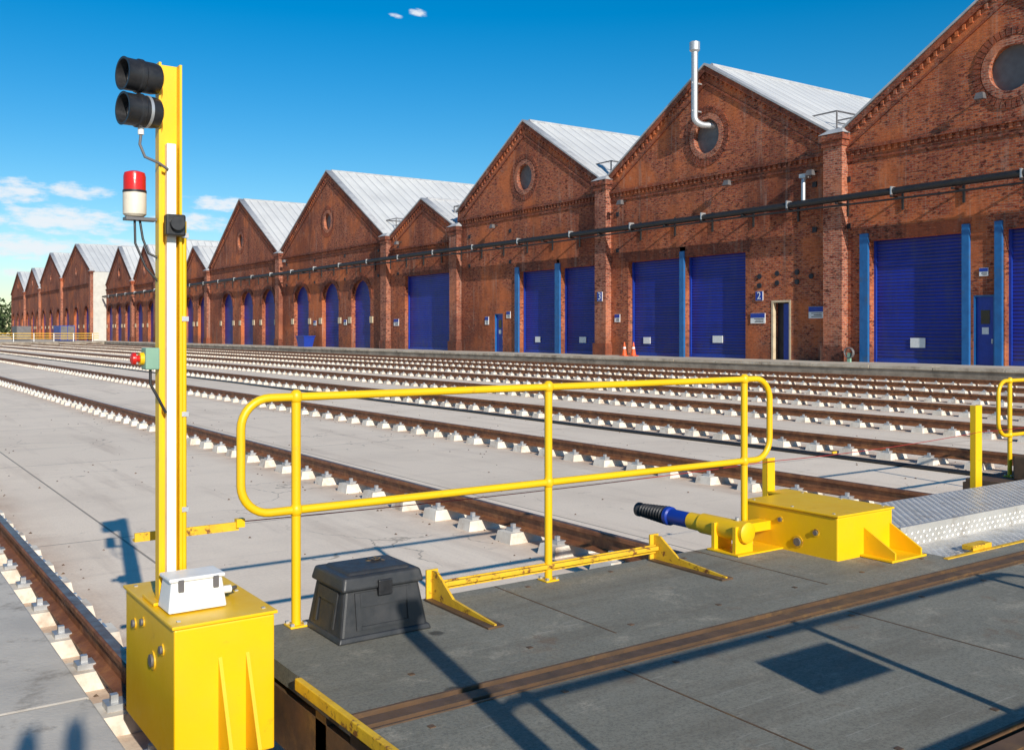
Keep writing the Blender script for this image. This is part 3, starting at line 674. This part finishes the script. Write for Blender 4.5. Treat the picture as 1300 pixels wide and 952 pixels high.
for i in range(14):
    cx, cy = 2.15+random.gauss(0, .03), 4.26+random.gauss(0, .02); a = random.random()*6
    k = len(vs)
    for t, r in ((0, .016), (1.7, .009), (3.1, .016), (4.6, .009)): vs.append((cx+r*math.cos(a+t), cy+r*math.sin(a+t), .8545+random.random()*.008))
    fs.append((k, k+1, k+2, k+3))
mobj('dead_leaves', vs, fs, simple('dead_leaf', (.3, .2, .08), (.16, .09, .04), 30, .8), e)

# ------------------------------------------------------------------ signal post
e = empty('signal_post')
cx, cy = 1.152, 4.20
box('base_plate', cx-.075, cx+.11, cy-.08, cy+.1, .831, .845, YEL, e, .003)
boxes('post', [(cx-.047, cx+.047, cy-.012, cy+.0, .84, 3.07), (cx-.047, cx-.037, cy-.055, cy-.0125, .84, 3.07), (cx+.037, cx+.047, cy-.055, cy-.0125, .84, 3.07)], YEL, e)
box('cable_trunking', cx-.012, cx+.026, cy-.046, cy-.0125, .95, 2.74, WHITE, e, .003)
cyl('conduit', (cx+.062, cy-.03, .85), (cx+.062, cy-.03, 2.42), .011, YEL, e)
boxes('conduit_clips', [(cx+.045, cx+.078, cy-.045, cy-.01, z, z+.02) for z in (1.2, 1.6, 2.0, 2.35)], STEEL, e)
box('black_clamp', cx-.03, cx+.05, cy-.105, cy-.057, 2.35, 2.44, BLACK, e, .008)
cyl('black_sensor', (cx+.01, cy-.13, 2.40), (cx+.01, cy-.10, 2.40), .028, BLACK, e)
for z in (2.995, 2.855):
    d = Vector((-1, -.20, 0)).normalized()
    p = Vector((cx-.045, cy-.05, z))
    lathe('lamp_body', p, d, [(0, .045), (.01, .060), (.03, .064), (.075, .064), (.08, .069), (.095, .069), (.10, .064), (.145, .065), (.155, .068), (.155, .058), (.11, .054)], BLACK, e, 28)
    lathe('lamp_lens', p+d*.112, d, [(0, .053), (.012, .03), (.015, .005)], LENS, e, 28)
    boxes('lamp_bracket', [(cx-.06, cx-.0475, cy-.075, cy-.02, z-.03, z+.03)], BLACK, e, .004)
lathe('lamp_clamp_ring', Vector((cx-.045, cy-.05, 2.855))+d*.05, d, [(0, .066), (.012, .066)], STEEL, e, 28)
lathe('white_gland', (cx-.12, cy-.06, 2.79), (0, 0, -1), [(0, .012), (.03, .012)], WHITE, e)
tube('lamp_cable', [(cx-.12, cy-.06, 2.76), (cx-.125, cy-.062, 2.72), (cx-.105, cy-.064, 2.67), (cx-.05, cy-.066, 2.65), (cx-.01, cy-.05, 2.63)], .006, GREYP, e)
bxx, byy = cx-.13, cy-.0
lathe('beacon_base', (bxx, byy, 2.43), (0, 0, 1), [(0, .036), (.01, .046), (.10, .046), (.105, .043)], simple('beacon_cream', (.75, .66, .52), None, 10, .5), e, 28)
lathe('beacon_lens', (bxx, byy, 2.536), (0, 0, 1), [(0, .044), (.06, .044), (.075, .040), (.082, .02)], REDP, e, 28)
lathe('beacon_ring', (bxx, byy, 2.528), (0, 0, 1), [(0, .047), (.01, .047)], BLACK, e, 28)
boxes('beacon_bracket', [(bxx-.04, cx-.0475, byy-.03, byy+.03, 2.415, 2.427)], GREYP, e)
tube('beacon_cable', [(bxx+.02, byy, 2.42), (bxx+.03, byy-.01, 2.34), (bxx+.05, byy-.02, 2.28), (cx-.04, byy-.03, 2.26)], .005, BLACK, e)
tube('beacon_cable_b', [(bxx+.0, byy, 2.42), (bxx+.0, byy-.01, 2.32), (bxx+.04, byy-.02, 2.22), (cx-.04, byy-.03, 2.16)], .005, BLACK, e)
box('stop_box', cx-.105, cx-.048, cy-.075, cy-.0, 1.80, 1.89, GREEN, e, .006)
lathe('stop_collar', (cx-.105, cy-.038, 1.845), (-1, 0, 0), [(0, .026), (.016, .026)], YEL, e)
lathe('stop_button', (cx-.121, cy-.038, 1.845), (-1, 0, 0), [(0, .014), (.014, .014), (.016, .026), (.03, .024), (.036, .01)], REDP, e)
tube('stop_cable', [(cx-.08, cy-.05, 1.8), (cx-.08, cy-.05, 1.74), (cx-.05, cy-.06, 1.68), (cx-.02, cy-.06, 1.62)], .006, BLACK, e)
e2 = empty('junction_box')
taper('enclosure', (1.09, 1.325, 3.95, 4.11, .835), (1.105, 1.31, 3.965, 4.095, .955), WHITE, e2, .008)
box('cover', 1.095, 1.32, 3.955, 4.105, .956, .972, WHITE, e2, .006)
boxes('hinge', [(1.13, 1.15, 3.945, 3.96, .92, .965), (1.27, 1.29, 3.945, 3.96, .92, .965)], GREYP, e2)
cyl('gland', (1.325, 4.04, .88), (1.37, 4.04, .88), .016, WHITE, e2)
tube('cable', [(1.37, 4.04, .88), (1.40, 4.07, .875), (1.41, 4.14, .85), (1.38, 4.22, .84)], .008, GREYP, e2)

# palisade fence behind the photographer (its shadow reaches the apron)
e = empty('palisade_fence')
vs, fs = [], []
xx = -5.0
while xx < -.22:
    k = len(vs); zt = GZ+2.40
    for yy in (-1.3, -1.285):
        vs += [(xx, yy, GZ), (xx+.068, yy, GZ), (xx+.068, yy, zt-.1), (xx+.051, yy, zt), (xx+.034, yy, zt-.06), (xx+.017, yy, zt), (xx, yy, zt-.1)]
    fs += [tuple(k+i for i in range(7)), tuple(k+7+i for i in reversed(range(7)))]+[(k+i, k+7+i, k+7+(i+1) % 7, k+(i+1) % 7) for i in range(7)]
    xx += .15
mobj('pales', vs, fs, STEEL, e); boxes('rails', [(-5, -.2, -1.34, -1.301, GZ+z, GZ+z+.05) for z in (.4, 2.0)], STEEL, e)

# ------------------------------------------------------------------ far end of the yard
e = empty('boundary_fence')
boxes('posts', [(x-.05, x+.05, 176, 176.1, GZ, GZ+1.4) for x in [i*3 for i in range(-6, 13)]], WHITE, e)
boxes('rails', [(-18, 37, 176.02, 176.08, GZ+z, GZ+z+.1) for z in (.5, .9, 1.3)], YELR, e)
for (x, y) in ((33, 181), (29, 200), (22, 215)):
    e = empty('storage_container'); box('body', x-1.2, x+1.2, y, y+6, GZ+.1, GZ+2.7, [BLUEP, WHITE, GREYP][int(x) % 3], e, .03); boxes('doors', [(x-1.1, x-.05, y-.05, y-.01, GZ+.2, GZ+2.6), (x+.05, x+1.1, y-.05, y-.01, GZ+.2, GZ+2.6)], GREYP, e)
LEAF = simple('foliage', (.06, .09, .025), (.03, .05, .015), .5, .8)
vs, fs = [], []
for k in range(60):
    bx_, by_ = random.uniform(-120, 60), random.uniform(380, 420); H = random.uniform(8, 15); W = H*.45
    for i in range(160):
        a = random.uniform(0, 6.28); u = random.random(); rr = W*math.sqrt(random.random())*(math.sin(math.pi*(.15+.8*u)))
        p = Vector((bx_+rr*math.cos(a), by_+rr*math.sin(a), 1.5+u*(H-1.5)))
        n = len(vs); s = random.uniform(.5, 1.1)
        for q in range(4):
            vs.append(p+Vector((random.uniform(-s, s), random.uniform(-s, s), random.uniform(-s, s))))
        fs += [(n, n+1, n+2), (n, n+2, n+3)]
mobj('distant_trees', vs, fs, LEAF)

# ------------------------------------------------------------------ light
HEAD, ELEV = math.radians(11.5), math.radians(24.5)
Ld = Vector((math.sin(HEAD)*math.cos(ELEV), math.cos(HEAD)*math.cos(ELEV), -math.sin(ELEV)))
sl = bpy.data.lights.new('sun', 'SUN'); sl.energy = 5.0; sl.angle = math.radians(.5); sl.color = (1, .94, .84)
so = bpy.data.objects.new('sun', sl); sc.collection.objects.link(so); so.rotation_euler = Ld.to_track_quat('-Z', 'Y').to_euler(); so.location = (0, -20, 30)

w = bpy.data.worlds.new('World'); sc.world = w; w.use_nodes = True
nt = w.node_tree; bg = nt.nodes['Background']
sky = N(nt, 'ShaderNodeTexSky', sky_type='NISHITA'); sky.sun_disc = False
sky.sun_elevation = ELEV; sky.sun_rotation = math.pi+HEAD; sky.air_density = 1.0; sky.dust_density = .2; sky.ozone_density = 3.0
hs = N(nt, 'ShaderNodeHueSaturation'); hs.inputs['Saturation'].default_value = 1.5; hs.inputs['Hue'].default_value = .497
nt.links.new(sky.outputs[0], hs.inputs['Color'])
tc = N(nt, 'ShaderNodeTexCoord'); s = N(nt, 'ShaderNodeSeparateXYZ'); nt.links.new(tc.outputs['Generated'], s.inputs[0])
yy = math_(nt, 'MAXIMUM', s.outputs[1], .05)
U = math_(nt, 'DIVIDE', s.outputs[0], yy); V = math_(nt, 'DIVIDE', s.outputs[2], yy)
clouds = [(.138, .132, .032, .013), (.178, .107, .060, .015), (.193, .135, .030, .008), (.145, .080, .055, .013), (.329, .133, .036, .008), (.30, .113, .044, .010), (.561, .374, .012, .005), (.10, .10, .03, .008), (.532, .365, .010, .003), (.23, .083, .05, .009), (.20, .055, .09, .006)]
acc = None
for (cu_, cv_, a, b_) in clouds:
    du = math_(nt, 'POWER', math_(nt, 'ABSOLUTE', math_(nt, 'DIVIDE', math_(nt, 'SUBTRACT', U, cu_), a)), 2)
    dv = math_(nt, 'POWER', math_(nt, 'ABSOLUTE', math_(nt, 'DIVIDE', math_(nt, 'SUBTRACT', V, cv_), b_)), 2)
    m_ = math_(nt, 'SUBTRACT', 1, math_(nt, 'ADD', du, dv))
    acc = m_ if acc is None else math_(nt, 'MAXIMUM', acc, m_)
cb = N(nt, 'ShaderNodeCombineXYZ'); nt.links.new(math_(nt, 'MULTIPLY', U, 42), cb.inputs[0]); nt.links.new(math_(nt, 'MULTIPLY', V, 120), cb.inputs[1])
nz = noise(nt, cb.outputs[0], 1.0, 10, .62)
acc = math_(nt, 'MAXIMUM', acc, -1.5)
f = math_(nt, 'ADD', math_(nt, 'MULTIPLY', acc, .75), math_(nt, 'MULTIPLY', math_(nt, 'SUBTRACT', nz, .44), 3.0))
mr = N(nt, 'ShaderNodeMapRange', interpolation_type='SMOOTHSTEP'); nt.links.new(f, mr.inputs[0]); mr.inputs[1].default_value = 0; mr.inputs[2].default_value = 1.1; mr.inputs[4].default_value = .9
col = mix(nt, mr.outputs[0], hs.outputs[0], (7.6, 7.9, 8.3))
nt.links.new(col, bg.inputs[0]); bg.inputs[1].default_value = .115

# ------------------------------------------------------------------ camera
cam = bpy.data.cameras.new('camera'); co = bpy.data.objects.new('camera', cam); sc.collection.objects.link(co); sc.camera = co
co.location = (0, 0, 1.95); co.rotation_euler = (math.pi/2, 0, -math.radians(34.8))
cam.sensor_width = 36; cam.lens = 36*1240/1300; cam.shift_y = -.0408; cam.clip_end = 9000; cam.clip_start = .05
sc.view_settings.view_transform = 'Standard'; sc.view_settings.look = 'None'; sc.view_settings.exposure = 0
